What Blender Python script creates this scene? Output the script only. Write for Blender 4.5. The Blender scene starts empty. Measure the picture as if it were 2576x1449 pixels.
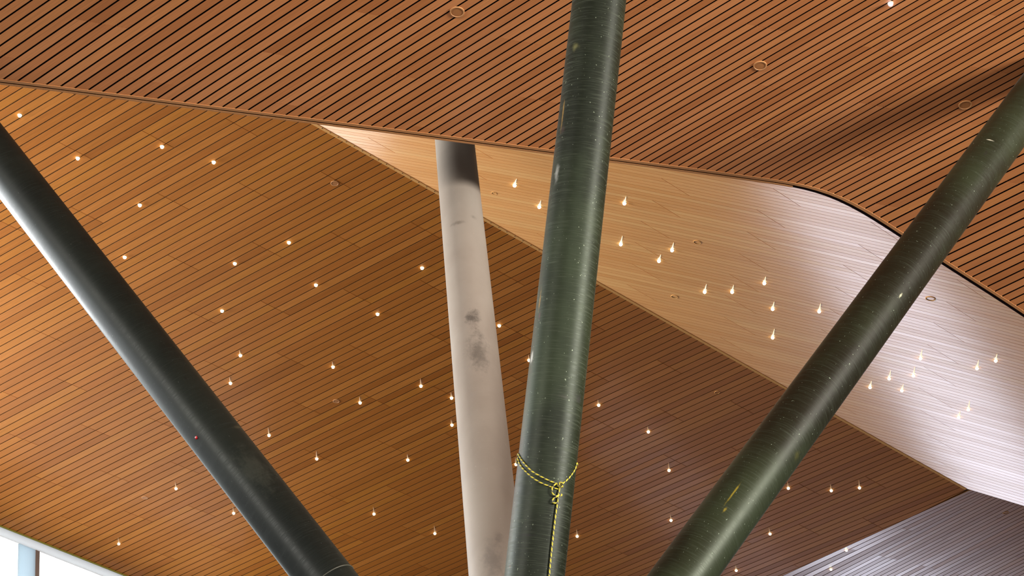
import bpy, bmesh, math, random
import numpy as np
from mathutils import Vector, Matrix

# ------------------------------------------------------------------ camera, sky, lights, exposure
sc = bpy.context.scene
COL = sc.collection
W, H = 2576, 1449
FPX, CX, CY, PITCH = 4500.0, 1288.0, 724.5, math.radians(35)
CAM = np.array([0.0, 0.0, 1.6])
cd = bpy.data.cameras.new('camera')
cd.sensor_width = 36.0
cd.lens = FPX / W * 36.0
cd.clip_end = 500
cam = bpy.data.objects.new('camera', cd)
cam.location = CAM
cam.rotation_euler = (math.pi / 2 + PITCH, 0, 0)
COL.objects.link(cam)
sc.camera = cam

sc.view_settings.view_transform = 'Standard'
sc.view_settings.look = 'None'
sc.view_settings.gamma = 1.0
sc.view_settings.use_curve_mapping = False
sc.view_settings.exposure = 0.0

world = bpy.data.worlds.new('sky')
sc.world = world
world.use_nodes = True
wb = world.node_tree.nodes['Background']
wb.inputs[0].default_value = (0.93, 0.97, 1.0, 1)
wb.inputs[1].default_value = 2.2


def area_light(name, loc, target, sx, sy, power, color):
    ld = bpy.data.lights.new(name, 'AREA')
    ld.shape = 'RECTANGLE'
    ld.size, ld.size_y = sx, sy
    ld.energy = power
    ld.color = color
    o = bpy.data.objects.new(name, ld)
    o.location = loc
    d = Vector(target) - Vector(loc)
    o.rotation_euler = d.to_track_quat('-Z', 'Y').to_euler()
    COL.objects.link(o)
    return o


# daylight through the glazed walls of the hall; left-front lamp is added fill
far = area_light('window_daylight_far', (13.32, 58.18, 13.90), (20.62, 51.35, 13.90), 34, 3.6, 2150, (0.82, 0.84, 1.0))
far.rotation_euler = (far.rotation_euler.to_matrix() @ Matrix.Rotation(math.radians(-20.8), 3, 'Z')).to_euler()   # raked head of the glazing
area_light('window_daylight_left', (-18.3, 24.9, 8.0), (-11.5, 18.5, 8.0), 8, 4, 1000, (0.95, 0.98, 1.0))
area_light('clerestory_daylight', (-22.0, 21.2, 17.2), (-14.7, 14.36, 17.2), 20, 2.6, 9600, (0.95, 0.98, 1.0))
area_light('corner_window_daylight', (-9.4, 34.3, 15.3), (-2.6, 27.0, 16.2), 9, 4, 280, (0.95, 0.98, 1.0))
area_light('window_daylight_right', (28.0, 0.0, 11.5), (0, 4, 12.5), 7, 4, 21500, (1.0, 0.95, 0.90))
area_light('window_daylight_behind', (7.0, -18.0, 9.6), (7, 0, 10.0), 27, 5.0, 5200, (1.0, 0.95, 0.9))
area_light('fill_light_left_front', (-31.0, -8.0, 10.5), (0, 4, 12.0), 18, 5, 16000, (1.0, 0.95, 0.9))  # added fill to brighten the near soffit, no window stands for it

# ------------------------------------------------------------------ projection helpers
RT = np.array([1.0, 0, 0])
DN = np.array([0, math.sin(PITCH), -math.cos(PITCH)])
FW = np.array([0, math.cos(PITCH), math.sin(PITCH)])
UP = np.array([0, 0, 1.0])


def ray(x, y):
    x = np.asarray(x, float)[..., None]
    y = np.asarray(y, float)[..., None]
    return (x - CX) / FPX * RT + (y - CY) / FPX * DN + FW


def hit(x, y, n, d):
    v = ray(x, y)
    return CAM + v * ((d - n @ CAM) / (v @ n))[..., None]


Z_NEAR, Z_FAR = 1.6 + 14.2, 1.6 + 17.3
near_pt = lambda x, y: hit(x, y, UP, Z_NEAR)
far_pt = lambda x, y: hit(x, y, UP, Z_FAR)
K_FOLD = (308.0, 0.561)                                    # fold between the far soffit and the pale sloping soffit
fold_y = lambda x: K_FOLD[0] + K_FOLD[1] * (np.asarray(x, float) - 790)
FA, FB = far_pt(790, fold_y(790)), far_pt(2438, fold_y(2438))
T_F = (FB - FA) / np.linalg.norm(FB - FA)
N_F = np.array([-T_F[1], T_F[0], 0])
AL = math.radians(16)
RISE = math.cos(AL) * N_F + math.sin(AL) * UP
NRM_F = np.cross(T_F, RISE)
NRM_F /= np.linalg.norm(NRM_F)
if NRM_F[2] > 0:
    NRM_F = -NRM_F
slope_pt = lambda x, y: hit(x, y, NRM_F, NRM_F @ FA)
# upturned end of the far soffit, beyond the crease
CR_S = 0.457
crease_y = lambda x: 1367 - CR_S * (np.asarray(x, float) - 2146)
CA, CB = far_pt(1966, crease_y(1966)), far_pt(2438, crease_y(2438))
T_C = (CB - CA) / np.linalg.norm(CB - CA)
N_C = np.array([-T_C[1], T_C[0], 0])
if N_C[1] < 0:
    N_C = -N_C
TL = math.radians(9)
NRM_C = np.cross(T_C, math.cos(TL) * N_C + math.sin(TL) * UP)
NRM_C /= np.linalg.norm(NRM_C)
if NRM_C[2] > 0:
    NRM_C = -NRM_C
end_pt = lambda x, y: hit(x, y, NRM_C, NRM_C @ CA)


# ------------------------------------------------------------------ object helpers
def tag(o, label=None, cat=None, group=None, kind=None):
    if label: o['label'] = label
    if cat: o['category'] = cat
    if group: o['group'] = group
    if kind: o['kind'] = kind
    return o


def mesh_obj(name, verts, faces, mats, parent=None, smooth=False, midx=None):
    me = bpy.data.meshes.new(name)
    me.from_pydata([tuple(v) for v in verts], [], faces)
    for m in (mats if isinstance(mats, (list, tuple)) else [mats]):
        me.materials.append(m)
    if midx is not None:
        me.polygons.foreach_set('material_index', midx)
    if smooth:
        me.polygons.foreach_set('use_smooth', [True] * len(me.polygons))
    me.update()
    o = bpy.data.objects.new(name, me)
    COL.objects.link(o)
    if parent: o.parent = parent
    return o


def bm_obj(name, bm, mats, parent=None, smooth=False):
    me = bpy.data.meshes.new(name)
    bm.to_mesh(me)
    bm.free()
    for m in (mats if isinstance(mats, (list, tuple)) else [mats]):
        me.materials.append(m)
    if smooth:
        me.polygons.foreach_set('use_smooth', [True] * len(me.polygons))
    o = bpy.data.objects.new(name, me)
    COL.objects.link(o)
    if parent: o.parent = parent
    return o


# ------------------------------------------------------------------ materials
def new_mat(name):
    m = bpy.data.materials.new(name)
    m.use_nodes = True
    nt = m.node_tree
    return m, nt, nt.nodes, nt.links, nt.nodes['Principled BSDF']


def plain(name, color, rough=0.6, spec=0.5, emit=None, strength=0.0, metallic=0.0):
    m, nt, N, L, b = new_mat(name)
    b.inputs['Base Color'].default_value = (*color, 1)
    b.inputs['Roughness'].default_value = rough
    b.inputs['Specular IOR Level'].default_value = spec
    b.inputs['Metallic'].default_value = metallic
    if emit:
        b.inputs['Emission Color'].default_value = (*emit, 1)
        b.inputs['Emission Strength'].default_value = strength
    return m


def wood(name, tones, rough=0.45, coat=0.3, coat_rough=0.2, grain=0.25, spec=0.25, vary=(0.5, 1.3), ior=1.5):
    """oiled timber strips: each board its own tone, long fine grain along the board"""
    m, nt, N, L, b = new_mat(name)
    at = N.new('ShaderNodeAttribute'); at.attribute_name = 'board'
    ramp = N.new('ShaderNodeValToRGB')
    el = ramp.color_ramp.elements
    while len(el) < len(tones): el.new(0.5)
    for k, c in enumerate(tones):
        el[k].position = k / (len(tones) - 1)
        el[k].color = (*c, 1)
    L.new(at.outputs['Fac'], ramp.inputs[0])
    uv = N.new('ShaderNodeUVMap'); uv.uv_map = 'UVMap'
    mp = N.new('ShaderNodeMapping')
    mp.inputs['Scale'].default_value = (1.1, 60.0, 1.0)
    L.new(uv.outputs[0], mp.inputs[0])
    off = N.new('ShaderNodeCombineXYZ')
    mul = N.new('ShaderNodeMath'); mul.operation = 'MULTIPLY'; mul.inputs[1].default_value = 137.0
    L.new(at.outputs['Fac'], mul.inputs[0])
    L.new(mul.outputs[0], off.inputs[2]); L.new(mul.outputs[0], off.inputs[0])
    L.new(off.outputs[0], mp.inputs['Location'])
    nz = N.new('ShaderNodeTexNoise')
    nz.inputs['Scale'].default_value = 1.6
    nz.inputs['Detail'].default_value = 5
    nz.inputs['Roughness'].default_value = 0.6
    nz.inputs['Distortion'].default_value = 0.4
    L.new(mp.outputs[0], nz.inputs[0])
    mr = N.new('ShaderNodeMapRange')
    mr.inputs['From Min'].default_value = 0.25; mr.inputs['From Max'].default_value = 0.75
    mr.inputs['To Min'].default_value = 1 - grain; mr.inputs['To Max'].default_value = 1 + grain * 0.7
    L.new(nz.outputs[0], mr.inputs[0])
    vm = N.new('ShaderNodeVectorMath'); vm.operation = 'SCALE'
    L.new(ramp.outputs[0], vm.inputs[0]); L.new(mr.outputs[0], vm.inputs['Scale'])
    L.new(vm.outputs[0], b.inputs['Base Color'])
    b.inputs['Roughness'].default_value = rough
    b.inputs['Specular IOR Level'].default_value = spec
    cw = N.new('ShaderNodeMath'); cw.operation = 'MULTIPLY'; cw.inputs[1].default_value = 7.31
    L.new(at.outputs['Fac'], cw.inputs[0])
    cf = N.new('ShaderNodeMath'); cf.operation = 'FRACT'; L.new(cw.outputs[0], cf.inputs[0])
    cm = N.new('ShaderNodeMapRange'); cm.inputs['To Min'].default_value = coat * vary[0]; cm.inputs['To Max'].default_value = min(1.0, coat * vary[1])
    L.new(cf.outputs[0], cm.inputs[0]); L.new(cm.outputs[0], b.inputs['Coat Weight'])
    b.inputs['Coat Roughness'].default_value = coat_rough
    b.inputs['Coat IOR'].default_value = ior
    bp = N.new('ShaderNodeBump'); bp.inputs['Strength'].default_value = 0.06; bp.inputs['Distance'].default_value = 0.002
    L.new(nz.outputs[0], bp.inputs['Height']); L.new(bp.outputs[0], b.inputs['Normal'])
    return m


M = {}
TONES = [(0.40, 0.130, 0.022), (0.50, 0.176, 0.031), (0.46, 0.153, 0.027), (0.56, 0.204, 0.040), (0.52, 0.190, 0.030)]
M['wood'] = wood('oiled_timber', TONES, coat=0.05, coat_rough=0.12, spec=0.06)
M['wood_end'] = wood('polished_timber', TONES, rough=0.4, coat=0.5, coat_rough=0.17, vary=(0.35, 1.4))
M['wood_near'] = wood('red_timber', [(0.52, 0.185, 0.057), (0.65, 0.252, 0.085), (0.60, 0.222, 0.073), (0.72, 0.290, 0.106), (0.68, 0.268, 0.083)], coat=0.3)
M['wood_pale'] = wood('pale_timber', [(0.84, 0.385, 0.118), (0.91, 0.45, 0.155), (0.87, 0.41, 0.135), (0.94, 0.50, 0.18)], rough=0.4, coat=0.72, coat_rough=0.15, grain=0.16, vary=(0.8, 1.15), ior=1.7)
M['edge'] = plain('timber_edge', (0.50, 0.225, 0.08), 0.5)
M['void'] = plain('dark_void', (0.012, 0.004, 0.003), 0.9, 0.1)
M['batten'] = plain('brown_batten', (0.19, 0.078, 0.02), 0.8, 0.2)
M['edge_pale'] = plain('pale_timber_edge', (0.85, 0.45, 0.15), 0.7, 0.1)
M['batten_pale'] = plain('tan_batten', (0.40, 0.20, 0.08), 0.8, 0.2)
M['frame'] = plain('pale_blue_aluminium', (0.72, 0.80, 0.86), 0.4)
M['frame_dark'] = plain('brown_gasket', (0.16, 0.12, 0.10), 0.6)
M['bulkhead'] = plain('white_bulkhead', (0.90, 0.91, 0.92), 0.35)
def frosted(name, color, back):
    m, nt, N, L, b = new_mat(name)
    b.inputs['Base Color'].default_value = (*color, 1); b.inputs['Roughness'].default_value = 0.3
    t = N.new('ShaderNodeBsdfTranslucent'); t.inputs[0].default_value = (*color, 1)
    x = N.new('ShaderNodeMixShader'); x.inputs[0].default_value = back
    L.new(b.outputs[0], x.inputs[1]); L.new(t.outputs[0], x.inputs[2])
    L.new(x.outputs[0], N['Material Output'].inputs['Surface'])
    return m


M['bulkhead'] = frosted('frosted_transom_glass', (0.96, 0.97, 0.98), 0.88)
M['frame'] = frosted('pale_blue_glass_fin', (0.74, 0.85, 0.92), 0.8)
M['floor'] = plain('terrazzo_floor', (0.05, 0.035, 0.025), 0.4)
M['wall'] = plain('dark_end_wall', (0.06, 0.05, 0.045), 0.7)
M['concrete'] = plain('concrete', (0.42, 0.41, 0.39), 0.85)
M['lamp'] = plain('lamp_lens', (1, 1, 1), 0.4, emit=(1.0, 0.95, 0.62), strength=9.0)
M['lamp_blue'] = plain('cold_lamp_lens', (1, 1, 1), 0.4, emit=(0.55, 0.6, 1.0), strength=9.0)
M['lamp_ring'] = plain('lamp_ring', (0.42, 0.33, 0.16), 0.4)
M['cap'] = plain('cap_cover', (0.46, 0.19, 0.065), 0.5, 0.2)
M['cap_ring'] = plain('cap_ring', (0.60, 0.30, 0.12), 0.45, 0.3)
M['cap_dark'] = plain('cap_recess', (0.03, 0.018, 0.01), 0.8, 0.1)
M['screw'] = plain('screw_head', (0.10, 0.06, 0.03), 0.5)


# ------------------------------------------------------------------ strip ceilings
def strips(name, lines, ids, e, cuts, mat, back_mat, gap, thick=0.045, seed=1, joint=0.004, normal=None, parent=None, side=0):
    """lines[k]: (n,3) points along slat line k; board k lies between lines k and k+1.
    cuts(id): joint positions measured along e."""
    rnd = random.Random(seed)
    V, Fc, MI, UVs, BV = [], [], [], [], []
    upn = -np.asarray(normal)

    def quad(a, b, c, d, mi, uv, bv):
        k = len(V)
        V.extend([a, b, c, d]); Fc.append((k, k + 1, k + 2, k + 3)); MI.append(mi)
        UVs.extend(uv); BV.extend([bv] * 4)

    for k in range(len(lines) - 1):
        A0, B0 = lines[k], lines[k + 1]
        if A0 is None or B0 is None: continue
        A = A0 * (1 - gap / 2) + B0 * (gap / 2)
        B = A0 * (gap / 2) + B0 * (1 - gap / 2)
        ca, cb = A @ e, B @ e
        sa = 1 if ca[-1] > ca[0] else -1
        tt = np.linspace(0, 1, len(A))
        def at(P, t): return np.array([np.interp(t, tt, P[:, j]) for j in range(3)])
        def tcut(cc, c): return float(np.interp(sa * c, sa * cc, tt))
        cl = sorted(set(cuts(ids[k])), key=lambda c: sa * c)
        stops = [(0.0, 0.0)]
        for c in cl:
            x, y = tcut(ca, c), tcut(cb, c)
            if 0.002 < x < 0.998 and 0.002 < y < 0.998: stops.append((x, y))
        stops.append((1.0, 1.0))
        La = np.linalg.norm(A[-1] - A[0]) + 1e-6
        wdt = np.linalg.norm(A[0] - B[0])
        for s in range(len(stops) - 1):
            (a0, b0), (a1, b1) = stops[s], stops[s + 1]
            dj = joint / La / 2
            if s > 0: a0 += dj; b0 += dj
            if s < len(stops) - 2: a1 -= dj; b1 -= dj
            if a1 - a0 < 1e-5 or b1 - b0 < 1e-5:
                continue
            nseg = max(1, int(round((len(A) - 1) * (a1 - a0)))) if len(A) > 2 else 1
            bv = rnd.random()
            for q in range(nseg):
                f0, f1 = q / nseg, (q + 1) / nseg
                p0, p1 = at(A, a0 + (a1 - a0) * f0), at(A, a0 + (a1 - a0) * f1)
                r0, r1 = at(B, b0 + (b1 - b0) * f0), at(B, b0 + (b1 - b0) * f1)
                u0, u1 = (a0 + (a1 - a0) * f0) * La, (a0 + (a1 - a0) * f1) * La
                uv = [(u0, 0), (u1, 0), (u1, wdt), (u0, wdt)]
                quad(p0, p1, r1, r0, 0, uv, bv)
                t = upn * thick
                quad(p0, p0 + t, p1 + t, p1, side, uv, bv)
                quad(r0, r1, r1 + t, r0 + t, side, uv, bv)
                if q == 0: quad(p0, r0, r0 + t, p0 + t, 0, uv, bv)
                if q == nseg - 1: quad(p1, p1 + t, r1 + t, r1, 0, uv, bv)
    # backing board behind the gaps
    off = upn * (thick + 0.004)
    for k in range(len(lines) - 1):
        if lines[k] is None or lines[k + 1] is None: continue
        n = len(lines[k])
        for q in range(n - 1):
            quad(lines[k][q] + off, lines[k][q + 1] + off, lines[k + 1][q + 1] + off, lines[k + 1][q] + off, 1, [(0, 0)] * 4, 0.5)
    o = mesh_obj(name, V, Fc, [mat, back_mat], parent, midx=MI)
    me = o.data
    uvl = me.uv_layers.new(name='UVMap')
    uvl.data.foreach_set('uv', np.array(UVs, float).ravel())
    at_ = me.attributes.new('board', 'FLOAT', 'POINT')
    at_.data.foreach_set('value', np.array(BV, float))
    return o


# --- near soffit -------------------------------------------------------------------------------
XE = [7,43,80,115,151,186,221,256,291,326,360,394,428,461,494,526,558,590,622,654,685,717,748,780,811,842,871,901,932,961,990,1019,1048,1076,1105,1133,1160,1188,1216,1243,1271,1298,1326,1353,1379,1405,1431,1457,1482,1507,1533,1558,1582.5,1607.6,1632,1656,1680,1704,1728,1752,1775,1799,1822,1845.5,1868,1890.6,1912,1935,1957.4,1980,2002,2023,2043,2062,2081,2099.4,2118.6,2137,2157,2176,2195,2213.5,2233,2252.6,2272,2291.3,2310.6,2330,2349.2,2368.4,2387.6,2407,2425.6,2444,2463.5,2482,2500.8,2519.4,2537.4,2555.3]
EX = [-1600,-700,0,117,223,327,526,842,1048,1216,1379,1582.5,1680,1775,1868,1935,1980,2040,2099.4,2137,2176,2213.5,2252.6,2272,2387.6,2463.5,2555.3,3000,5000]
EY = [3,114,199.6,213.8,227.5,240.5,266,305.6,332,354,376,402,415,427.5,440.7,449.8,456,468,486.3,504,524.6,547.6,573.5,586,661.4,709.7,769,1070,2400]
SX = [7,188,327,925,1030,1320,1582,1845,1912,2030,2060,2157,2213,2253,2388,2500,3000]
SY = [.688,.674,.66,.618,.612,.598,.578,.573,.568,.54,.530,.517,.51,.502,.482,.48,.47]
XE = [7 - 37 * k for k in range(30, 0, -1)] + XE + [2555.3 + 18 * k for k in range(1, 64)]
NID = list(range(-30, 163))
edge_y = lambda x: np.interp(x, EX, EY)


def smooth(a, n):
    a = np.asarray(a, float)
    for _ in range(n):
        b = a.copy(); b[1:-1] = (a[:-2] + 2 * a[1:-1] + a[2:]) / 4; a = b
    return a


slp = smooth(np.interp(XE, SX, SY), 3)
near_lines = []
for x, s in zip(XE, slp):
    y = float(edge_y(x))
    p = near_pt(x, y)
    q = near_pt(x + 400, y - 400 * s)
    d = (q - p) / np.linalg.norm(q - p)
    t = min((19.0 - p[0]) / d[0], (p[1] - 3.0) / max(-d[1], 1e-3))
    near_lines.append(np.array([p, p + d * t]))
e_near = np.array([0.2549, -0.9670, 0.0])
SCN = 14.2 / 16.67


def cuts_near(i):
    g = (i - 3) // 4 - 2
    base = -18.45 + 1.10 * (g % 3)
    return [(base + 3.2 * m) * SCN for m in range(-4, 7)]


ceil_near = strips('ceiling', near_lines, NID, e_near, cuts_near, M['wood_near'], M['void'], 0.17, seed=3, normal=-UP, side=1)
tag(ceil_near, 'red brown slatted ceiling across the top, with wide black gaps', 'ceiling', kind='structure')

# --- far soffit --------------------------------------------------------------------------------
VX, VY = -9764.0, 6213.0
S_OF = lambda i: 0.2726 + 0.3401 * math.exp(-0.0074 * i)


def meet(s, y0, x0, c, m):
    """x where the slat line of slope s from the vanishing point meets y = c + m x"""
    return (VY + s * VX - c) / (m + s)


far_lines, FID = [], []
for i in range(-18, 140):
    s = S_OF(i)
    xr = meet(s, 0, 0, K_FOLD[0] - K_FOLD[1] * 790, K_FOLD[1])
    xc = meet(s, 0, 0, 1367 + CR_S * 2146, -CR_S) if abs(s - CR_S) > 1e-4 else 1e9
    if xr > 2438 or (s < CR_S and xc < xr): xr = xc
    xl = meet(s, 0, 0, 1322, 0.397)
    if xr <= xl + 5: continue
    yl, yr = VY - s * (xl - VX), VY - s * (xr - VX)
    far_lines.append(np.array([far_pt(xl, yl), far_pt(xr, yr)]))
    FID.append(i)
e_far = np.array([0.6958, -0.7182, 0.0])


def cuts_far(i):
    g = (i - 1) // 4 - 2
    base = -19.75 + 1.10 * (g % 3)
    return [base + 3.45 * m for m in range(-6, 7)]


ceil_far = strips('ceiling', far_lines, FID, e_far, cuts_far, M['wood'], M['batten'], 0.12, thick=0.026, seed=8, normal=-UP, side=1, joint=0.009)
tag(ceil_far, 'large brown slatted ceiling dotted with downlights, behind the columns', 'ceiling', kind='structure')

# --- pale sloping soffit -----------------------------------------------------------------------
fy = lambda x, y: 0.1 + 0.00003 * x + 0.0001 * y


def board_curve(y1700, xs):
    """slat line through (1700, y1700), integrated along x"""
    out = np.zeros(len(xs))
    for part in (xs >= 1700, xs < 1700):
        idx = np.where(part)[0]
        if not len(idx): continue
        order = idx if xs[idx[0]] >= 1700 else idx[::-1]
        px, py = 1700.0, y1700
        for k in order:
            n = max(1, int(abs(xs[k] - px) // 20))
            h = (xs[k] - px) / n
            for _ in range(n):
                m = py + h / 2 * fy(px, py)
                py += h * fy(px + h / 2, m); px += h
            out[k] = py
    return out


GRID = np.arange(500.0, 3801.0, 25.0)
slope_lines, SID = [], []
yv, j = 395.0, 0
last_curve = None
while yv < 1300 and j < 140:
    c = board_curve(yv, GRID)
    below = c - fold_y(GRID)
    k = np.where(below < 0)[0]
    if len(k) == 0:
        break
    k = k[0]
    x0 = GRID[k] if k == 0 else np.interp(0, [-(below[k - 1]), -(below[k])], [GRID[k - 1], GRID[k]])
    if x0 > 2440: break
    xs = np.linspace(x0, 3750.0, 18)
    slope_lines.append(slope_pt(xs, np.interp(xs, GRID, c)))
    SID.append(j)
    last_curve = c
    yv += np.interp(yv, [395, 480, 800, 1300], [7.6, 7.5, 6.6, 6.0])
    j += 1
PHASE_F = 0.0


def cuts_slope(i):
    g = i // 4
    base = FA @ RISE - 8.0 + 0.62 * ((g * 2) % 3)
    return [base + 1.9 * m for m in range(0, 8)]


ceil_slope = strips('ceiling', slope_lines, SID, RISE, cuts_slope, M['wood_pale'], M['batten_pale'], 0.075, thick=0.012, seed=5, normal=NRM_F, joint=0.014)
tag(ceil_slope, 'pale sloping slatted ceiling with glossy white daylight on its right end', 'ceiling', kind='structure')
last_y = lambda x: np.interp(x, GRID, last_curve)

# --- upturned end of the far soffit --------------------------------------------------------------
end_lines, EID = [], []
for j in range(0, 70):
    y23 = float(crease_y(2300)) + 9.0 * j
    s = CR_S + (0.515 - CR_S) * min(1.0, j / 5.0)
    g = np.linspace(1500, 3740, 620)
    yl = y23 - s * (g - 2300)
    ok = (g > 2438) & (yl <= np.where(g > 2438, last_y(g), -1e9))
    xr = g[np.argmax(ok)] if ok.any() else 3740.0
    if j == 0: xr = 2438.0
    xl = 1700.0
    end_lines.append(end_pt(np.array([xl, xr]), np.array([y23 - s * (xl - 2300), y23 - s * (xr - 2300)])))
    EID.append(j)
e_end = np.array([T_C[1], -T_C[0], 0]) * 0.2 + T_C * 0.98
ceil_end = strips('ceiling', end_lines, EID, T_C, lambda i: [CA @ T_C - 6 + 1.3 * ((i // 2) % 4) + 3.9 * m for m in range(0, 6)], M['wood_end'], M['batten'], 0.14, thick=0.03, seed=12, normal=NRM_C, side=1)
tag(ceil_end, 'upturned corner of slatted ceiling at lower right, shining lavender in daylight', 'ceiling', kind='structure')
# return between the pale soffit's lower edge and the upturned corner
xs = np.linspace(2438, 3740, 24)
ra, rb = slope_pt(xs, last_y(xs)), end_pt(xs, last_y(xs))
V = np.concatenate([ra, rb]); n = len(xs)
o = mesh_obj('trim_3', V, [(k, k + 1, n + k + 1, n + k) for k in range(n - 1)], M['batten'])
tag(o, kind='structure')


# --- edge trims ----------------------------------------------------------------------------------
def sweep_strip(name, pts, out, o0, o1, z0, z1, mat, parent=None):
    """box of section o0..o1 (sideways along out) by z0..z1 swept along pts"""
    pts = np.asarray(pts); out = np.asarray(out)
    n = len(pts)
    V = []
    for k in range(n):
        for (o_, z_) in ((o0, z0), (o1, z0), (o1, z1), (o0, z1)):
            V.append(pts[k] + out[k] * o_ + UP * z_)
    Fc = []
    for k in range(n - 1):
        for a in range(4):
            b = (a + 1) % 4
            Fc.append((4 * k + a, 4 * k + b, 4 * k + 4 + b, 4 * k + 4 + a))
    Fc += [(0, 1, 2, 3), (4 * n - 4, 4 * n - 1, 4 * n - 2, 4 * n - 3)]
    return mesh_obj(name, V, Fc, mat, parent)


ex = np.array([x for x in np.arange(-1300, 3690, 30.0)])
ep = near_pt(ex, smooth(edge_y(ex), 2))
tg = np.gradient(ep, axis=0)
tg /= np.linalg.norm(tg, axis=1)[:, None]
ou = np.stack([-tg[:, 1], tg[:, 0], np.zeros(len(ex))], 1)
tr = sweep_strip('trim_1', ep, ou, -0.004, 0.040, -0.004, 0.05, M['edge'])
tag(tr, 'timber edging strip along the lower edge of the upper ceiling', 'trim', kind='structure')
sweep_strip('shadow_gap', ep, ou, 0.040, 0.092, 0.004, 0.30, M['void'], tr)
lim = ex < 2030
sweep_strip('lip', ep[lim], ou[lim], 0.064, 0.094, -0.002, 0.05, M['edge'], tr)

# lighter edging along the fold of the far soffit, with its screws
fx = np.linspace(560, 2432, 40)
fp = far_pt(fx, fold_y(fx))
fo = np.repeat(N_F[None], len(fx), 0)
tr2 = sweep_strip('trim_2', fp, fo, 0.0, 0.05, -0.008, 0.02, M['edge_pale'])
tag(tr2, 'thin timber edging where the brown and pale ceilings meet', 'trim', kind='structure')
for k in range(30):
    x = 812 + 20.2 * k
    if 1096 < x < 1218 or 1365 < x: continue
    c = far_pt(x, float(fold_y(x))) + N_F * 0.015 + UP * -0.009
    bm = bmesh.new()
    bmesh.ops.create_cone(bm, cap_ends=True, segments=10, radius1=0.008, radius2=0.009, depth=0.006)
    bmesh.ops.translate(bm, verts=bm.verts, vec=c)
    bm_obj('screw', bm, M['screw'], tr2)

# ------------------------------------------------------------------ columns
R_COL = 0.252
R_OF = {'A': 0.252, 'B': 0.270, 'C': 0.252, 'D': 0.247}


def steel(name, base, dark, light, rough, brush, smudges=(), speck=0.5, seed=0.0, spec=0.2, metal=0.25):
    """raw painted steel pipe: fine turned streaks round the pipe, specks, stains at given places"""
    m, nt, N, L, b = new_mat(name)
    tc = N.new('ShaderNodeTexCoord')

    def noise(scale, sc3, detail=3, rough_=0.55):
        mp = N.new('ShaderNodeMapping'); mp.inputs['Scale'].default_value = sc3
        mp.inputs['Location'].default_value = (seed, seed * 1.7, seed * 2.3)
        L.new(tc.outputs['Object'], mp.inputs[0])
        z = N.new('ShaderNodeTexNoise'); z.inputs['Scale'].default_value = scale
        z.inputs['Detail'].default_value = detail; z.inputs['Roughness'].default_value = rough_
        L.new(mp.outputs[0], z.inputs[0])
        return z.outputs[0]

    def ramp(v, a, c, lo=0.0, hi=1.0):
        r = N.new('ShaderNodeMapRange'); r.interpolation_type = 'SMOOTHSTEP'
        r.inputs['From Min'].default_value = a; r.inputs['From Max'].default_value = c
        r.inputs['To Min'].default_value = lo; r.inputs['To Max'].default_value = hi
        L.new(v, r.inputs[0]); return r.outputs[0]

    def mix(fac, c0, c1):
        x = N.new('ShaderNodeMix'); x.data_type = 'RGBA'
        if isinstance(fac, float): x.inputs['Factor'].default_value = fac
        else: L.new(fac, x.inputs['Factor'])
        for sock, c in (('A', c0), ('B', c1)):
            s = [i for i in x.inputs if i.name == sock and i.type == 'RGBA'][0]
            if isinstance(c, tuple): s.default_value = (*c, 1)
            else: L.new(c, s)
        return [o for o in x.outputs if o.type == 'RGBA'][0]

    patch = noise(1.3, (1, 1, 0.6), 4)
    col = mix(ramp(patch, 0.35, 0.68), dark, base)
    streak = noise(3.0, (1.2, 1.2, 38), 4, 0.7)
    col = mix(ramp(streak, 0.48, 0.80, 0, brush), col, light)
    spk = noise(60.0, (1, 1, 0.7), 1, 0.5)
    col = mix(ramp(spk, 0.73, 0.80, 0, speck), col, tuple(min(1, 2.6 * c + 0.03) for c in light))
    scr = noise(9.0, (2.5, 2.5, 0.35), 2, 0.8)
    col = mix(ramp(scr, 0.74, 0.80, 0, speck * 0.5), col, light)
    warp = noise(11.0, (1, 1, 0.7), 5, 0.72)
    for (pt, rx, rz, colr, amt) in smudges:
        sub = N.new('ShaderNodeVectorMath'); sub.operation = 'SUBTRACT'
        L.new(tc.outputs['Object'], sub.inputs[0]); sub.inputs[1].default_value = pt
        dv = N.new('ShaderNodeVectorMath'); dv.operation = 'DIVIDE'
        L.new(sub.outputs[0], dv.inputs[0]); dv.inputs[1].default_value = (rx, rx, rz)
        ln = N.new('ShaderNodeVectorMath'); ln.operation = 'LENGTH'
        L.new(dv.outputs[0], ln.inputs[0])
        ad = N.new('ShaderNodeMath'); ad.operation = 'MULTIPLY_ADD'
        L.new(warp, ad.inputs[0]); ad.inputs[1].default_value = 2.6
        L.new(ln.outputs['Value'], ad.inputs[2])
        col = mix(ramp(ad.outputs[0], 1.25, 2.5, amt, 0.0), col, colr)
    L.new(col, b.inputs['Base Color'])
    L.new(ramp(streak, 0.3, 0.8, rough + 0.05, rough + 0.2), b.inputs['Roughness'])
    b.inputs['Sheen Weight'].default_value = 0.1
    b.inputs['Metallic'].default_value = metal
    b.inputs['Sheen Roughness'].default_value = 0.16
    b.inputs['Sheen Tint'].default_value = (1.0, 0.95, 0.86, 1)
    b.inputs['Specular IOR Level'].default_value = spec
    bp = N.new('ShaderNodeBump'); bp.inputs['Strength'].default_value = 0.08; bp.inputs['Distance'].default_value = 0.003
    L.new(streak, bp.inputs['Height']); L.new(bp.outputs[0], b.inputs['Normal'])
    return m


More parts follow.
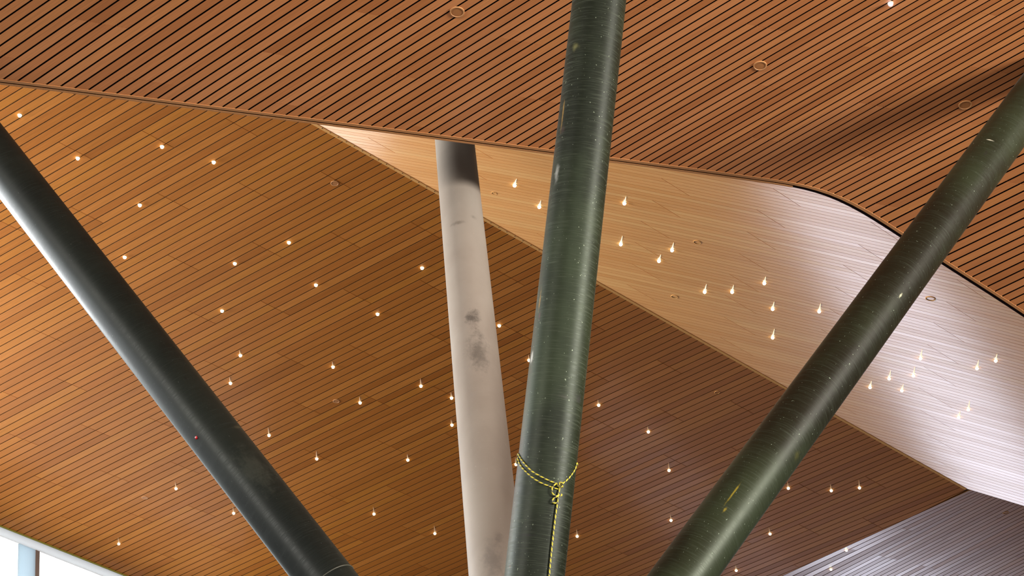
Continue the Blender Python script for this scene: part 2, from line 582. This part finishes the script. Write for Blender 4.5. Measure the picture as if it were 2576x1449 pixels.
def axis_of(lx, rx, R_COL):
    """axis of a pipe from its two edge lines, each given as ((x,y),(x,y))"""
    def plane(l):
        a, b = ray(*l[0]), ray(*l[1])
        n = np.cross(a, b); return n / np.linalg.norm(n)
    n1, n2 = plane(lx), plane(rx)
    mid = ray((lx[0][0] + rx[0][0]) / 2, (lx[0][1] + rx[0][1]) / 2)
    if n1 @ mid < 0: n1 = -n1
    if n2 @ mid < 0: n2 = -n2
    d = np.cross(n1, n2); d /= np.linalg.norm(d)
    if d[2] < 0: d = -d
    A = np.array([n1, n2, d])
    q = np.linalg.solve(A, np.array([R_COL, R_COL, 0.0])) + CAM
    return q, d


def col_matrix(q, d):
    z = Vector(d); x = Vector((1, 0, 0)); x = (x - z * x.dot(z)).normalized(); y = z.cross(x)
    m = Matrix((x, y, z)).transposed().to_4x4()
    m.translation = Vector(q)
    return m


def on_col(C, x, y, r=None):
    """point where the view ray through pixel (x,y) meets pipe C (local coordinates)"""
    r = r or C['r']
    inv = C['m'].inverted()
    o = inv @ Vector(CAM); v = (inv.to_3x3() @ Vector(ray(x, y))).normalized()
    a = v.x ** 2 + v.y ** 2; b_ = 2 * (o.x * v.x + o.y * v.y); c = o.x ** 2 + o.y ** 2 - r * r
    disc = b_ * b_ - 4 * a * c
    t = (-b_ - math.sqrt(max(disc, 0))) / (2 * a)
    return o + v * t


SIL = {
    'A': (((0, 500.7), (726.5, 1449)), ((0, 307.3), (860, 1394))),
    'B': (((1093.5, 346.5), (1179, 1449)), ((1193.8, 359), (1293.5, 1220.5))),
    'C': (((1439.5, 0), (1268.2, 1449)), ((1575.8, 0), (1421, 1449))),
    'D': (((2576, 182), (1626.5, 1449)), ((2576, 370.7), (1811, 1449))),
}
PIPE = {}
for k, (l, r) in SIL.items():
    q, d = axis_of(l, r, R_OF[k])
    def y_of(t):
        P = q + d * t - CAM
        return CY + FPX * (P @ DN) / (P @ FW)
    lo = -60.0
    ts = np.linspace(-30, 30, 6001)
    ys = np.array([y_of(t) if (q + d * t - CAM) @ FW > 1 else 1e9 for t in ts])
    t0 = ts[np.argmin(np.abs(ys - 2010))]
    q0 = q + d * t0
    if k == 'B':
        L_ = (NRM_F @ FA - NRM_F @ q0) / (NRM_F @ d)
    else:
        L_ = (Z_NEAR - q0[2]) / d[2]
    PIPE[k] = dict(r=R_OF[k], q=q0, d=d, L=L_, m=col_matrix(q0, d))


def sm(C, x, y, rx, rz, colr, amt):
    p = on_col(C, x, y)
    return (tuple(p), rx, rz, colr, amt)


G_BASE, G_DARK, G_LIGHT = (0.135, 0.155, 0.105), (0.075, 0.085, 0.058), (0.26, 0.28, 0.22)
A_, B_, C_, D_ = PIPE['A'], PIPE['B'], PIPE['C'], PIPE['D']
RUST = (0.22, 0.13, 0.03)
BLK = (0.012, 0.012, 0.010)
M['steel_A'] = steel('left_column_paint', (0.014, 0.017, 0.013), (0.008, 0.010, 0.008), (0.035, 0.041, 0.034), 0.36, 0.25, [
    sm(A_, 497, 1099, 0.035, 0.03, BLK, 0.95), sm(A_, 536, 1080, 0.02, 0.02, BLK, 0.7), sm(A_, 467, 952, 0.012, 0.035, BLK, 0.8),
    sm(A_, 600, 1075, 0.10, 0.025, (0.08, 0.07, 0.04), 0.5), sm(A_, 640, 1180, 0.16, 0.30, (0.05, 0.052, 0.04), 0.5)], 0.25, 1.0)
M['steel_B'] = steel('pale_column_paint', (0.26, 0.225, 0.185), (0.22, 0.185, 0.15), (0.305, 0.265, 0.225), 0.5, 0.25, [
    sm(B_, 1188, 800, 0.09, 0.20, (0.07, 0.06, 0.05), 0.85), sm(B_, 1203, 885, 0.14, 0.42, (0.09, 0.077, 0.064), 0.75),
    sm(B_, 1150, 560, 0.11, 0.05, (0.10, 0.08, 0.06), 0.55), sm(B_, 1190, 545, 0.05, 0.05, (0.12, 0.10, 0.08), 0.5),
    sm(B_, 1185, 995, 0.06, 0.09, (0.22, 0.19, 0.16), 0.45), sm(B_, 1240, 1410, 0.13, 0.28, (0.14, 0.12, 0.105), 0.6),
    sm(B_, 1255, 1350, 0.05, 0.10, (0.12, 0.1, 0.09), 0.5)], 0.1, 5.0, metal=0.0)
M['steel_C'] = steel('front_column_paint', (0.022, 0.031, 0.014), (0.008, 0.011, 0.005), (0.085, 0.10, 0.066), 0.38, 0.55, [
    sm(C_, 1416, 285, 0.014, 0.17, RUST, 0.9), sm(C_, 1416, 325, 0.03, 0.05, (0.03, 0.02, 0.015), 0.85), sm(C_, 1446, 118, 0.05, 0.05, (0.2, 0.19, 0.07), 0.5),
    sm(C_, 1358, 755, 0.014, 0.12, RUST, 0.9), sm(C_, 1357, 795, 0.02, 0.05, (0.08, 0.03, 0.03), 0.8),
    sm(C_, 1456, 1004, 0.05, 0.05, (0.03, 0.032, 0.025), 0.85), sm(C_, 1420, 998, 0.10, 0.018, (0.04, 0.04, 0.03), 0.6),
    sm(C_, 1328, 1346, 0.08, 0.012, BLK, 0.95), sm(C_, 1283, 1425, 0.012, 0.02, (0.10, 0.03, 0.015), 0.9), sm(C_, 1481, 102, 0.02, 0.008, BLK, 0.9),
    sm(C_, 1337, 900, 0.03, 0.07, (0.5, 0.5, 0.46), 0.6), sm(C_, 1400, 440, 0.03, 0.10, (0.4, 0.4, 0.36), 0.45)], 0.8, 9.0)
M['steel_D'] = steel('right_column_paint', (0.022, 0.029, 0.014), (0.010, 0.010, 0.005), (0.06, 0.075, 0.05), 0.34, 0.4, [
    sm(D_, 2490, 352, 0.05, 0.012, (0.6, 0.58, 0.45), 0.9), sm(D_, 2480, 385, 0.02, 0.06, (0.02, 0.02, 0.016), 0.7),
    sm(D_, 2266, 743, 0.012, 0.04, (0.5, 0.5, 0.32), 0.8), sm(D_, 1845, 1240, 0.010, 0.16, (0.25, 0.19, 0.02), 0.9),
    sm(D_, 1822, 1284, 0.014, 0.04, (0.25, 0.19, 0.02), 0.8), sm(D_, 2005, 1146, 0.05, 0.06, (0.05, 0.05, 0.015), 0.8), sm(D_, 2014, 1143, 0.01, 0.02, BLK, 0.9),
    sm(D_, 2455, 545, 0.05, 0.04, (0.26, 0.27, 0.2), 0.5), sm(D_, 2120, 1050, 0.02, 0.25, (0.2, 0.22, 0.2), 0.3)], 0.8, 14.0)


def pipe(C, mat, seg=128):
    r, Ln = C['r'], C['L']
    nz = 12
    V, Fc = [], []
    for a in range(nz + 1):
        z = Ln * a / nz
        for s in range(seg):
            t = 2 * math.pi * s / seg
            V.append((r * math.cos(t), r * math.sin(t), z))
    for a in range(nz):
        for s in range(seg):
            s2 = (s + 1) % seg
            Fc.append((a * seg + s, a * seg + s2, (a + 1) * seg + s2, (a + 1) * seg + s))
    Fc.append(tuple(range(seg - 1, -1, -1)))
    Fc.append(tuple(range(nz * seg, nz * seg + seg)))
    o = mesh_obj('steel_column', V, Fc, mat, smooth=True)
    o.data.polygons[-1].use_smooth = o.data.polygons[-2].use_smooth = False
    o.matrix_world = C['m']
    return o


col = {}
LAB = {
    'A': 'dark leaning steel column at left with a small red spot',
    'B': 'pale off-white smudged column rising behind the upper ceiling edge',
    'C': 'scratched grey green column at centre tied with yellow rope',
    'D': 'green grey leaning column crossing the pale ceiling at right',
}
for k in 'ABCD':
    col[k] = tag(pipe(PIPE[k], M['steel_' + k]), LAB[k], 'column', 'splayed steel columns', 'thing')

# red spot and weld seam on the left column
M['red'] = plain('red_plastic', (0.45, 0.01, 0.015), 0.25)
p = on_col(A_, 494, 1101)
n = Vector((p.x, p.y, 0)).normalized()
bm = bmesh.new()
bmesh.ops.create_uvsphere(bm, u_segments=16, v_segments=8, radius=0.017)
bmesh.ops.scale(bm, verts=bm.verts, vec=(1, 1, 0.45))
bm.transform(n.to_track_quat('Z', 'Y').to_matrix().to_4x4())
bmesh.ops.translate(bm, verts=bm.verts, vec=p)
o = bm_obj('red_spot', bm, M['red'], col['A'], True)
tag(o, 'small shiny red spot')


def torus(name, R, r, z, mat, parent, nu=96, nv=8, tilt=(0, 0)):
    V, Fc = [], []
    for a in range(nu):
        t = 2 * math.pi * a / nu
        for b in range(nv):
            s = 2 * math.pi * b / nv
            rr = R + r * math.cos(s)
            V.append((rr * math.cos(t), rr * math.sin(t), z + r * math.sin(s) + tilt[0] * math.cos(t) + tilt[1] * math.sin(t)))
    for a in range(nu):
        for b in range(nv):
            a2, b2 = (a + 1) % nu, (b + 1) % nv
            Fc.append((a * nv + b, a2 * nv + b, a2 * nv + b2, a * nv + b2))
    return mesh_obj(name, V, Fc, mat, parent, True)


M['seam'] = plain('weld_seam', (0.05, 0.05, 0.035), 0.5)
pz = on_col(A_, 858, 1424).z
torus('weld_seam', A_['r'] + 0.001, 0.006, pz, M['seam'], col['A'])

# concrete pier that carries the four columns (below the picture)
base = np.mean([PIPE[k]['q'] for k in 'ABCD'], axis=0)
bm = bmesh.new()
bmesh.ops.create_cone(bm, cap_ends=True, segments=48, radius1=0.62, radius2=0.55, depth=base[2] + 0.1)
bmesh.ops.translate(bm, verts=bm.verts, vec=(base[0], base[1], (base[2] + 0.1) / 2))
tag(bm_obj('pier', bm, M['concrete'], smooth=True), kind='structure')

# ------------------------------------------------------------------ rope on the front column
def rope_mat():
    m, nt, N, L, b = new_mat('yellow_black_rope')
    uv = N.new('ShaderNodeUVMap'); uv.uv_map = 'UVMap'
    sp = N.new('ShaderNodeSeparateXYZ'); L.new(uv.outputs[0], sp.inputs[0])
    ma = N.new('ShaderNodeMath'); ma.operation = 'MULTIPLY_ADD'
    ma.inputs[1].default_value = 1 / 0.046
    L.new(sp.outputs[0], ma.inputs[0]); L.new(sp.outputs[1], ma.inputs[2])
    fr = N.new('ShaderNodeMath'); fr.operation = 'FRACT'; L.new(ma.outputs[0], fr.inputs[0])
    r = N.new('ShaderNodeValToRGB'); r.color_ramp.interpolation = 'CONSTANT'
    e = r.color_ramp.elements
    e[0].color = (0.50, 0.42, 0.03, 1); e[0].position = 0
    e[1].color = (0.05, 0.05, 0.06, 1); e[1].position = 0.66
    L.new(fr.outputs[0], r.inputs[0]); L.new(r.outputs[0], b.inputs['Base Color'])
    b.inputs['Roughness'].default_value = 0.7
    return m


M['rope'] = rope_mat()


def catmull(P, n=10):
    P = [np.asarray(p, float) for p in P]
    Q = [2 * P[0] - P[1]] + P + [2 * P[-1] - P[-2]]
    out = []
    for k in range(1, len(Q) - 2):
        a, b, c, d = Q[k - 1:k + 3]
        for s in range(n):
            t = s / n
            out.append(0.5 * ((2 * b) + (c - a) * t + (2 * a - 5 * b + 4 * c - d) * t * t + (3 * b - a - 3 * c + d) * t ** 3))
    out.append(P[-1])
    return out


def tube(name, P, r, mat, parent=None, nv=10):
    P = [Vector(p) for p in P]
    V, Fc, UV = [], [], []
    prev = None; dist = 0; ds = []
    for k, p in enumerate(P):
        t = (P[min(k + 1, len(P) - 1)] - P[max(k - 1, 0)]).normalized()
        if prev is None:
            nrm = t.orthogonal().normalized()
        else:
            nrm = (prev - t * prev.dot(t)).normalized()
        prev = nrm
        bi = t.cross(nrm)
        if k: dist += (p - P[k - 1]).length
        ds.append(dist)
        for b in range(nv):
            s = 2 * math.pi * b / nv
            lobes = 1 + 0.16 * math.cos(2 * (s + dist / 0.046 * math.pi * 2 / 2))
            V.append(p + (nrm * math.cos(s) + bi * math.sin(s)) * r * lobes)
    for k in range(len(P) - 1):
        for b in range(nv):
            b2 = (b + 1) % nv
            Fc.append((k * nv + b, k * nv + b2, (k + 1) * nv + b2, (k + 1) * nv + b))
            UV += [(ds[k], b / nv), (ds[k], (b + 1) / nv), (ds[k + 1], (b + 1) / nv), (ds[k + 1], b / nv)]
    Fc.append(tuple(range(nv - 1, -1, -1))); UV += [(0, 0)] * nv
    e0 = (len(P) - 1) * nv
    Fc.append(tuple(range(e0, e0 + nv))); UV += [(dist, 0)] * nv
    o = mesh_obj(name, V, Fc, mat, parent, True)
    u = o.data.uv_layers.new(name='UVMap'); u.data.foreach_set('uv', np.array(UV, float).ravel())
    return o


def px_rope(zx, zy, lift=0.0):
    return on_col(C_, 1260 + zx / 4.404, 1120 + zy / 4.404, C_['r'] + 0.0062 + lift)


rope = bpy.data.objects.new('rope', None)
COL.objects.link(rope)
rope.matrix_world = C_['m']
tag(rope, 'yellow and black twisted rope knotted round the centre column, end hanging down', 'rope')
RR = 0.0062


def wrap(zpts):
    """front part through pixels, carried on round the back of the pipe"""
    F_ = [px_rope(*z) for z in zpts]
    a0 = math.atan2(F_[0].y, F_[0].x); a1 = math.atan2(F_[-1].y, F_[-1].x)
    return F_, a0, a1


upper = [(191, 95), (205, 125), (250, 190), (340, 285), (440, 345), (540, 395), (640, 432)]
lower = [(187, 140), (200, 190), (240, 255), (340, 350), (440, 415), (560, 463), (640, 490)]
right = [(650, 440), (690, 420), (760, 357), (820, 270), (842, 200)]
F_r = [px_rope(*z) for z in right]
F_u = [px_rope(*z) for z in upper]
F_l = [px_rope(*z) for z in lower]


def back(Pa, Pb):
    """points round the far side from Pa to Pb"""
    a = math.atan2(Pa.y, Pa.x); b = math.atan2(Pb.y, Pb.x)
    front = math.atan2(px_rope(500, 400).y, px_rope(500, 400).x)
    # go the way that avoids the front
    d = (b - a) % (2 * math.pi)
    mid = (a + d / 2)
    if math.cos(mid - front) > 0: d -= 2 * math.pi
    out = []
    for k in range(1, 16):
        t = k / 16
        th = a + d * t
        z = Pa.z + (Pb.z - Pa.z) * t
        out.append(Vector(((C_['r'] + RR) * math.cos(th), (C_['r'] + RR) * math.sin(th), z)))
    return out


tube('wrap', catmull([tuple(p) for p in F_r + back(F_r[-1], F_u[0]) + F_u], 6), RR, M['rope'], rope)
off = [p + Vector((0, 0, -0.03)) for p in back(F_r[-1], F_l[0])]
tube('wrap', catmull([tuple(p) for p in off[4:] + F_l], 6), RR, M['rope'], rope)
loop = [(610, 430), (585, 448), (568, 480), (572, 530), (600, 556), (635, 558), (668, 543), (672, 556), (650, 562), (600, 578), (574, 605), (575, 632), (600, 642), (632, 634)]
tube('loop', catmull([tuple(px_rope(a, b, 0.012)) for a, b in loop], 6), RR * 0.9, M['rope'], rope)
hang = [(655, 470), (642, 520), (634, 580), (625, 650), (600, 830), (570, 1090), (553, 1260), (535, 1449), (520, 1640), (505, 1900)]
tube('hanging_end', catmull([tuple(px_rope(a, b, 0.006)) for a, b in hang], 6), RR, M['rope'], rope)
# knot: rope turned twice over itself
kc = px_rope(652, 446, 0.004)
kn = Vector((kc.x, kc.y, 0)).normalized()
kt = Vector((0, 0, 1)).cross(kn)
pts = []
for k in range(40):
    t = k / 39 * 2 * math.pi * 2.2
    pts.append(tuple(kc + kt * (0.020 * math.cos(t) + 0.006 * (k / 39 - .5)) + Vector((0, 0, 1)) * (0.017 * math.sin(t) * (1 - k / 120) - 0.02 * (k / 39 - .5)) + kn * (0.010 * math.sin(1.5 * t) + 0.008)))
tube('knot', pts, RR * 0.95, M['rope'], rope)

# ------------------------------------------------------------------ downlights and caps
def downlight_mesh(lens):
    """recessed spot: flat ring on the ceiling and a bulging glowing lens, axis -Z"""
    V, Fc, MI = [], [], []
    prof = [(0.036, 0.002), (0.036, -0.003), (0.029, -0.005), (0.029, -0.003)]
    dome = [(0.027, -0.008), (0.026, -0.020), (0.022, -0.030), (0.014, -0.037), (0.0, -0.040)]
    seg = 24
    rings = []
    for (r, z) in prof + dome[:-1]:
        rings.append([len(V) + s for s in range(seg)])
        for s in range(seg):
            t = 2 * math.pi * s / seg
            V.append((r * math.cos(t), r * math.sin(t), z))
    tip = len(V); V.append((0, 0, dome[-1][1]))
    for k in range(len(rings) - 1):
        for s in range(seg):
            s2 = (s + 1) % seg
            Fc.append((rings[k][s], rings[k + 1][s], rings[k + 1][s2], rings[k][s2])); MI.append(0 if k < len(prof) - 1 else 1)
    for s in range(seg):
        Fc.append((rings[-1][s], tip, rings[-1][(s + 1) % seg])); MI.append(1)
    me = bpy.data.meshes.new('downlight')
    me.from_pydata(V, [], Fc)
    me.materials.append(M['lamp_ring']); me.materials.append(lens)
    me.polygons.foreach_set('material_index', MI)
    me.polygons.foreach_set('use_smooth', [True] * len(Fc))
    me.update()
    return me


DL, DLB = downlight_mesh(M['lamp']), downlight_mesh(M['lamp_blue'])
FAR_L = [(50,289),(196,397),(408,368),(538,407),(352,515),(314,646),(591,662),(727,609),(1062,673),(795,716),(559,781),(950,789),(1256,818),(605,893),(838,922),(1331,905),(580,963),(1059,970),(1136,1000),(906,1012),(1506,1018),(1137,1068),(677,1094),(1631,1085),(797,1153),(1026,1156),(1298,1167),(1683,1182),(443,1228),(1983,1227),(2091,1233),(2162,1226),(588,1290),(941,1292),(1688,1308),(1094,1341),(1452,1348),(299,1367),(1937,1342),(2129,1383),(1852,1434),(2090,1431)]
SLO_L = [(1295,465),(1357,519),(1571,510),(1562,613),(1691,628),(1658,655),(1923,711),(1773,733),(1842,733),(1944,776),(2061,782),(1944,848),(2316,900),(2505,906),(2458,925),(2298,944),(2237,951),(2189,973),(2269,981),(2436,1029),(2412,1048)]
NUM = ['first', 'second', 'third', 'fourth', 'fifth', 'sixth', 'seventh', 'eighth', 'ninth', 'tenth', 'eleventh', 'twelfth', 'thirteenth', 'fourteenth', 'fifteenth', 'sixteenth', 'seventeenth', 'eighteenth', 'nineteenth', 'twentieth', 'twenty-first', 'twenty-second', 'twenty-third', 'twenty-fourth']


def nth(k, n):
    if n == 1: return 'the only one there'
    if k == 0: return 'topmost'
    if k == n - 1: return 'lowest'
    return NUM[k] + ' from the top'


def zone_far(x, y):
    ax = 0.79 * (y - 404)                                     # centre line of the left column
    dx = 2576 - 0.73 * (y - 276)
    if x < ax: return 'left of dark column'
    if x < 1145 + 0.1 * (y - 350): return 'between dark and pale columns'
    if x < 1505 - 0.11 * y: return 'between pale and roped columns'
    if x < dx: return 'between roped and right columns'
    return 'right of right column'


def zone_slope(x, y):
    dx = 2576 - 0.73 * (y - 276)
    if x < 1505 - 0.11 * y: return 'between pale and roped columns'
    if x < dx: return 'between roped and right columns'
    return 'right of right column'


def place(me, P, nrm, push=0.0):
    o = bpy.data.objects.new('downlight', me)
    COL.objects.link(o)
    o.location = Vector(P) + Vector(nrm) * push
    o.rotation_euler = Vector(nrm).to_track_quat('-Z', 'Y').to_euler()
    return o


for pts, pos, nrm, zf, what in ((FAR_L, far_pt, -UP, zone_far, 'brown ceiling'), (SLO_L, slope_pt, NRM_F, zone_slope, 'pale ceiling')):
    zones = {}
    for p in sorted(pts, key=lambda q: (q[1], q[0])): zones.setdefault(zf(*p), []).append(p)
    for zn, ps in zones.items():
        for k, (x, y) in enumerate(ps):
            o = place(DL, *((end_pt(x, y), NRM_C) if pos is far_pt and x > 1950 and y > crease_y(x) else (pos(x, y), nrm)))
            tag(o, 'downlight in %s %s, %s' % (what, zn, nth(k, len(ps))), 'downlight', 'downlights in the ' + what)
# the lens centre hangs below the ceiling, so shift nothing else
o = place(DLB, near_pt(2240, 8), -UP)
tag(o, 'cold blue white downlight in the upper ceiling at its top edge', 'downlight')


def cap_mesh(cover, ring, recess):
    V, Fc, MI = [], [], []
    seg = 32
    prof = [(0.085, 0.004), (0.085, -0.007), (0.072, -0.009), (0.070, -0.003 if recess else -0.005), (0.0, 0.02 if recess else -0.006)]
    rings = []
    for (r, z) in prof[:-1]:
        rings.append([len(V) + s for s in range(seg)])
        for s in range(seg):
            t = 2 * math.pi * s / seg
            V.append((r * math.cos(t), r * math.sin(t), z))
    tip = len(V); V.append((0, 0, prof[-1][1]))
    for k in range(len(rings) - 1):
        for s in range(seg):
            s2 = (s + 1) % seg
            Fc.append((rings[k][s], rings[k + 1][s], rings[k + 1][s2], rings[k][s2])); MI.append(0)
    for s in range(seg):
        Fc.append((rings[-1][s], tip, rings[-1][(s + 1) % seg])); MI.append(1)
    me = bpy.data.meshes.new('ceiling_cap')
    me.from_pydata(V, [], Fc)
    me.materials.append(ring); me.materials.append(cover)
    me.polygons.foreach_set('material_index', MI)
    me.update()
    return me


# emissive strips painting the lenses' reflection tails on the boards, no lamp part
M['glow_tail'] = plain('emissive_tail', (0.8, 0.7, 0.45), 0.4, emit=(1.0, 0.86, 0.55), strength=0.75)
M['glow_tail_dim'] = plain('emissive_tail_dim', (0.45, 0.24, 0.10), 0.4, emit=(1.0, 0.55, 0.25), strength=0.16)


def glow_tail(lamp, pos, nrm, x, y, dx, dy, w, mat):
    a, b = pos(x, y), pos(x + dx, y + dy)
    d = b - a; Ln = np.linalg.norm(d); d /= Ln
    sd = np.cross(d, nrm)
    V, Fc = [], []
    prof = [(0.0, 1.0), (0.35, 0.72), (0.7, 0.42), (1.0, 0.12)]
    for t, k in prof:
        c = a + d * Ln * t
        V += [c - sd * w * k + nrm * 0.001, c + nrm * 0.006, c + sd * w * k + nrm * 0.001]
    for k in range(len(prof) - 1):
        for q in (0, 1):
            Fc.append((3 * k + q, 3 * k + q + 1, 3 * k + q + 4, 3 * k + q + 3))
    o = mesh_obj('reflection_tail', V, Fc, mat)
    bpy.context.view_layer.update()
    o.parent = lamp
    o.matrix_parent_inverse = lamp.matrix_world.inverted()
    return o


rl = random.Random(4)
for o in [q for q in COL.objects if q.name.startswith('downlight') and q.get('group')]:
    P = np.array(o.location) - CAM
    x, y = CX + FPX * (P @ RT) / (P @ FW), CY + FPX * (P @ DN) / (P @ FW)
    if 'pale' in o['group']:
        glow_tail(o, slope_pt, NRM_F, x, y, 4.0 + rl.uniform(-.5, .5), -rl.uniform(14, 22), 0.016, M['glow_tail'])
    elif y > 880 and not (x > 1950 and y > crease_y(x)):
        glow_tail(o, far_pt, -UP, x, y, -1.5 + rl.uniform(-1, .5), -rl.uniform(12, 20), 0.018, M['glow_tail_dim'])

CAP = cap_mesh(M['cap'], M['cap_ring'], False)
CAPD = cap_mesh(M['cap_dark'], M['edge_pale'], True)
CAPS = [
    (CAP, near_pt, -UP, 1150, 30, 'round flush cap in the upper ceiling left of the rope-tied column', 1.0),
    (CAP, near_pt, -UP, 1912, 165, 'round flush cap in the upper ceiling right of the rope-tied column', 0.95),
    (CAP, near_pt, -UP, 2428, 264, 'round flush cap in the upper ceiling beside the right column', 0.95),
    (CAP, far_pt, -UP, 842, 461, 'round flush cap in the brown ceiling just under the pale ceiling edge', 0.75),
    (CAP, far_pt, -UP, 846, 1009, 'faint round cap in the brown ceiling between left and pale columns', 0.75),
    (CAP, far_pt, -UP, 364, 1252, 'faint round cap in the brown ceiling above the window corner', 0.75),
    (CAPD, far_pt, -UP, 1804, 987, 'dark round cap in the brown ceiling left of the right column', 0.6),
    (CAPD, slope_pt, NRM_F, 1243, 486, 'dark recessed cap in the pale ceiling beside the pale column', 0.55),
    (CAPD, slope_pt, NRM_F, 1754, 609, 'dark recessed cap in the middle of the pale ceiling, on a board joint', 0.75),
    (CAPD, slope_pt, NRM_F, 1697, 746, 'dark recessed cap in the pale ceiling near its lower edge', 0.75),
    (CAPD, slope_pt, NRM_F, 2341, 751, 'dark recessed cap in the white end of the pale ceiling', 0.95),
    (CAPD, end_pt, NRM_C, 2530, 1290, 'black recessed cap in the lavender corner at lower right', 0.75),
]
for me, pos, nrm, x, y, lab, s in CAPS:
    o = place(me, pos(x, y), nrm)
    o.name = 'ceiling_cap'
    o.scale = (s, s, s)
    tag(o, lab, 'ceiling cap', 'round caps in the ceilings')

# ------------------------------------------------------------------ glazed wall at the lower left
GA, GB = far_pt(0, 1322), far_pt(320, 1449)
TG = (GB - GA) / np.linalg.norm(GB - GA)
NG = np.array([TG[1], -TG[0], 0])
if NG @ (CAM - GA) < 0: NG = -NG                              # towards the hall
gp = lambda x, y: hit(x, y, NG, NG @ GA)


def wall_box(name, s0, s1, z0, z1, d0, d1, mat, parent=None):
    V = []
    for s in (s0, s1):
        for z in (z0, z1):
            for d in (d0, d1):
                P = GA + TG * s + NG * d; V.append((P[0], P[1], z))
    Fc = [(0, 1, 3, 2), (4, 6, 7, 5), (0, 4, 5, 1), (2, 3, 7, 6), (0, 2, 6, 4), (1, 5, 7, 3)]
    return mesh_obj(name, V, Fc, mat, parent)


zc = Z_FAR
hb = zc - gp(0, 1347)[2]
s_of = lambda P: float((P - GA) @ TG)
wroot = wall_box('window_1', -14.0, 6.0, zc - hb, zc - 0.005, -0.03, 0.0, M['bulkhead'])
tag(wroot, 'bright window strip with white head at the lower left corner', 'window', kind='structure')
m0, m1, m2 = s_of(gp(49, 1400)), s_of(gp(90, 1400)), s_of(gp(101, 1400))


def mullion(name, xa, xb, d0, d1, mat):
    """post that leans as in the photograph: bounded by two near-vertical picture lines"""
    V = []
    za, zb = zc - hb - 0.0, zc - hb - 3.0
    def at(x, lean):
        P = gp(x, 1380); Q = gp(x - 1.5 * lean, 1449)
        d = (Q - P) / (Q[2] - P[2])
        return P, d
    for x in (xa, xb):
        P, d = at(x, 1.0)
        for z in (za, zb):
            for dd in (d0, d1):
                V.append(P + d * (z - P[2]) + NG * dd)
    Fc = [(0, 1, 3, 2), (4, 6, 7, 5), (0, 4, 5, 1), (2, 3, 7, 6), (0, 2, 6, 4), (1, 5, 7, 3)]
    return mesh_obj(name, V, Fc, mat, wroot)


mullion('mullion', 49, 90.5, -0.05, -0.01, M['frame'])
o = mullion('gasket', 90.5, 101, -0.22, -0.01, M['frame_dark'])
mg, nt, N, L, b = new_mat('clear_glass')
tr_ = N.new('ShaderNodeBsdfTransparent'); tr_.inputs[0].default_value = (0.93, 0.98, 0.97, 1)
gl_ = N.new('ShaderNodeBsdfGlossy'); gl_.inputs['Roughness'].default_value = 0.02
mx_ = N.new('ShaderNodeMixShader'); mx_.inputs[0].default_value = 0.06
L.new(tr_.outputs[0], mx_.inputs[1]); L.new(gl_.outputs[0], mx_.inputs[2])
L.new(mx_.outputs[0], N['Material Output'].inputs['Surface'])
M['glass'] = mg
wall_box('pane', -14.0, m0 - 0.02, zc - hb - 9, zc - hb, -0.19, -0.17, M['glass'], wroot)
wall_box('pane', m2 + 0.02, 6.0, zc - hb - 9, zc - hb, -0.19, -0.17, M['glass'], wroot)
# thin metal bead where the brown ceiling meets the window head
tag(wall_box('trim_4', -14, 6, zc - 0.03, zc - 0.001, 0.0, 0.02, plain('olive_bead', (0.25, 0.24, 0.04), 0.4)), kind='structure')
# the rest of the hall, out of the picture: end wall beside the glazing, side walls, roof deck
tag(wall_box('wall_back', 6.0, 60.0, 0, zc + 0.3, -0.3, 0.0, M['wall']), kind='structure')


def box(name, x0, x1, y0, y1, z0, z1, mat):
    V = [(x, y, z) for x in (x0, x1) for y in (y0, y1) for z in (z0, z1)]
    Fc = [(0, 1, 3, 2), (4, 6, 7, 5), (0, 4, 5, 1), (2, 3, 7, 6), (0, 2, 6, 4), (1, 5, 7, 3)]
    return tag(mesh_obj(name, V, Fc, mat), kind='structure')


P0, P1 = GA + TG * -32.0, GA + TG * 60.0
box('wall_left', P0[0] - 0.3, P0[0], -20, P0[1], 0, 23, M['wall'])
box('wall_right', P1[0], P1[0] + 0.3, -20, P1[1], 0, 23, M['wall'])
box('wall_front', P0[0], P1[0], -20.3, -20, 0, 23, M['wall'])
box('wall_light_block', -12.6, -12.3, 14, 30, 0, 11.8, M['wall'])  # unseen wall added only to block left light from the far soffit's right
quad = [(P0[0], -20), (P1[0], -20), (P1[0], P1[1]), (P0[0], P0[1])]
tag(mesh_obj('roof_deck', [(x, y, 23.0) for x, y in quad] + [(x, y, 23.3) for x, y in quad],
             [(3, 2, 1, 0), (4, 5, 6, 7), (0, 1, 5, 4), (1, 2, 6, 5), (2, 3, 7, 6), (3, 0, 4, 7)], M['wall']), kind='structure')
tag(wall_box('wall_parapet', -32, 60, zc, 23.0, -0.3, 0.0, M['wall']), kind='structure')

# floor
me_f = mesh_obj('floor', [(-60, -40, 0), (60, -40, 0), (60, 110, 0), (-60, 110, 0), (-60, -40, -0.2), (60, -40, -0.2), (60, 110, -0.2), (-60, 110, -0.2)],
                [(0, 1, 2, 3), (7, 6, 5, 4), (0, 4, 5, 1), (1, 5, 6, 2), (2, 6, 7, 3), (3, 7, 4, 0)], M['floor'])
tag(me_f, kind='structure')
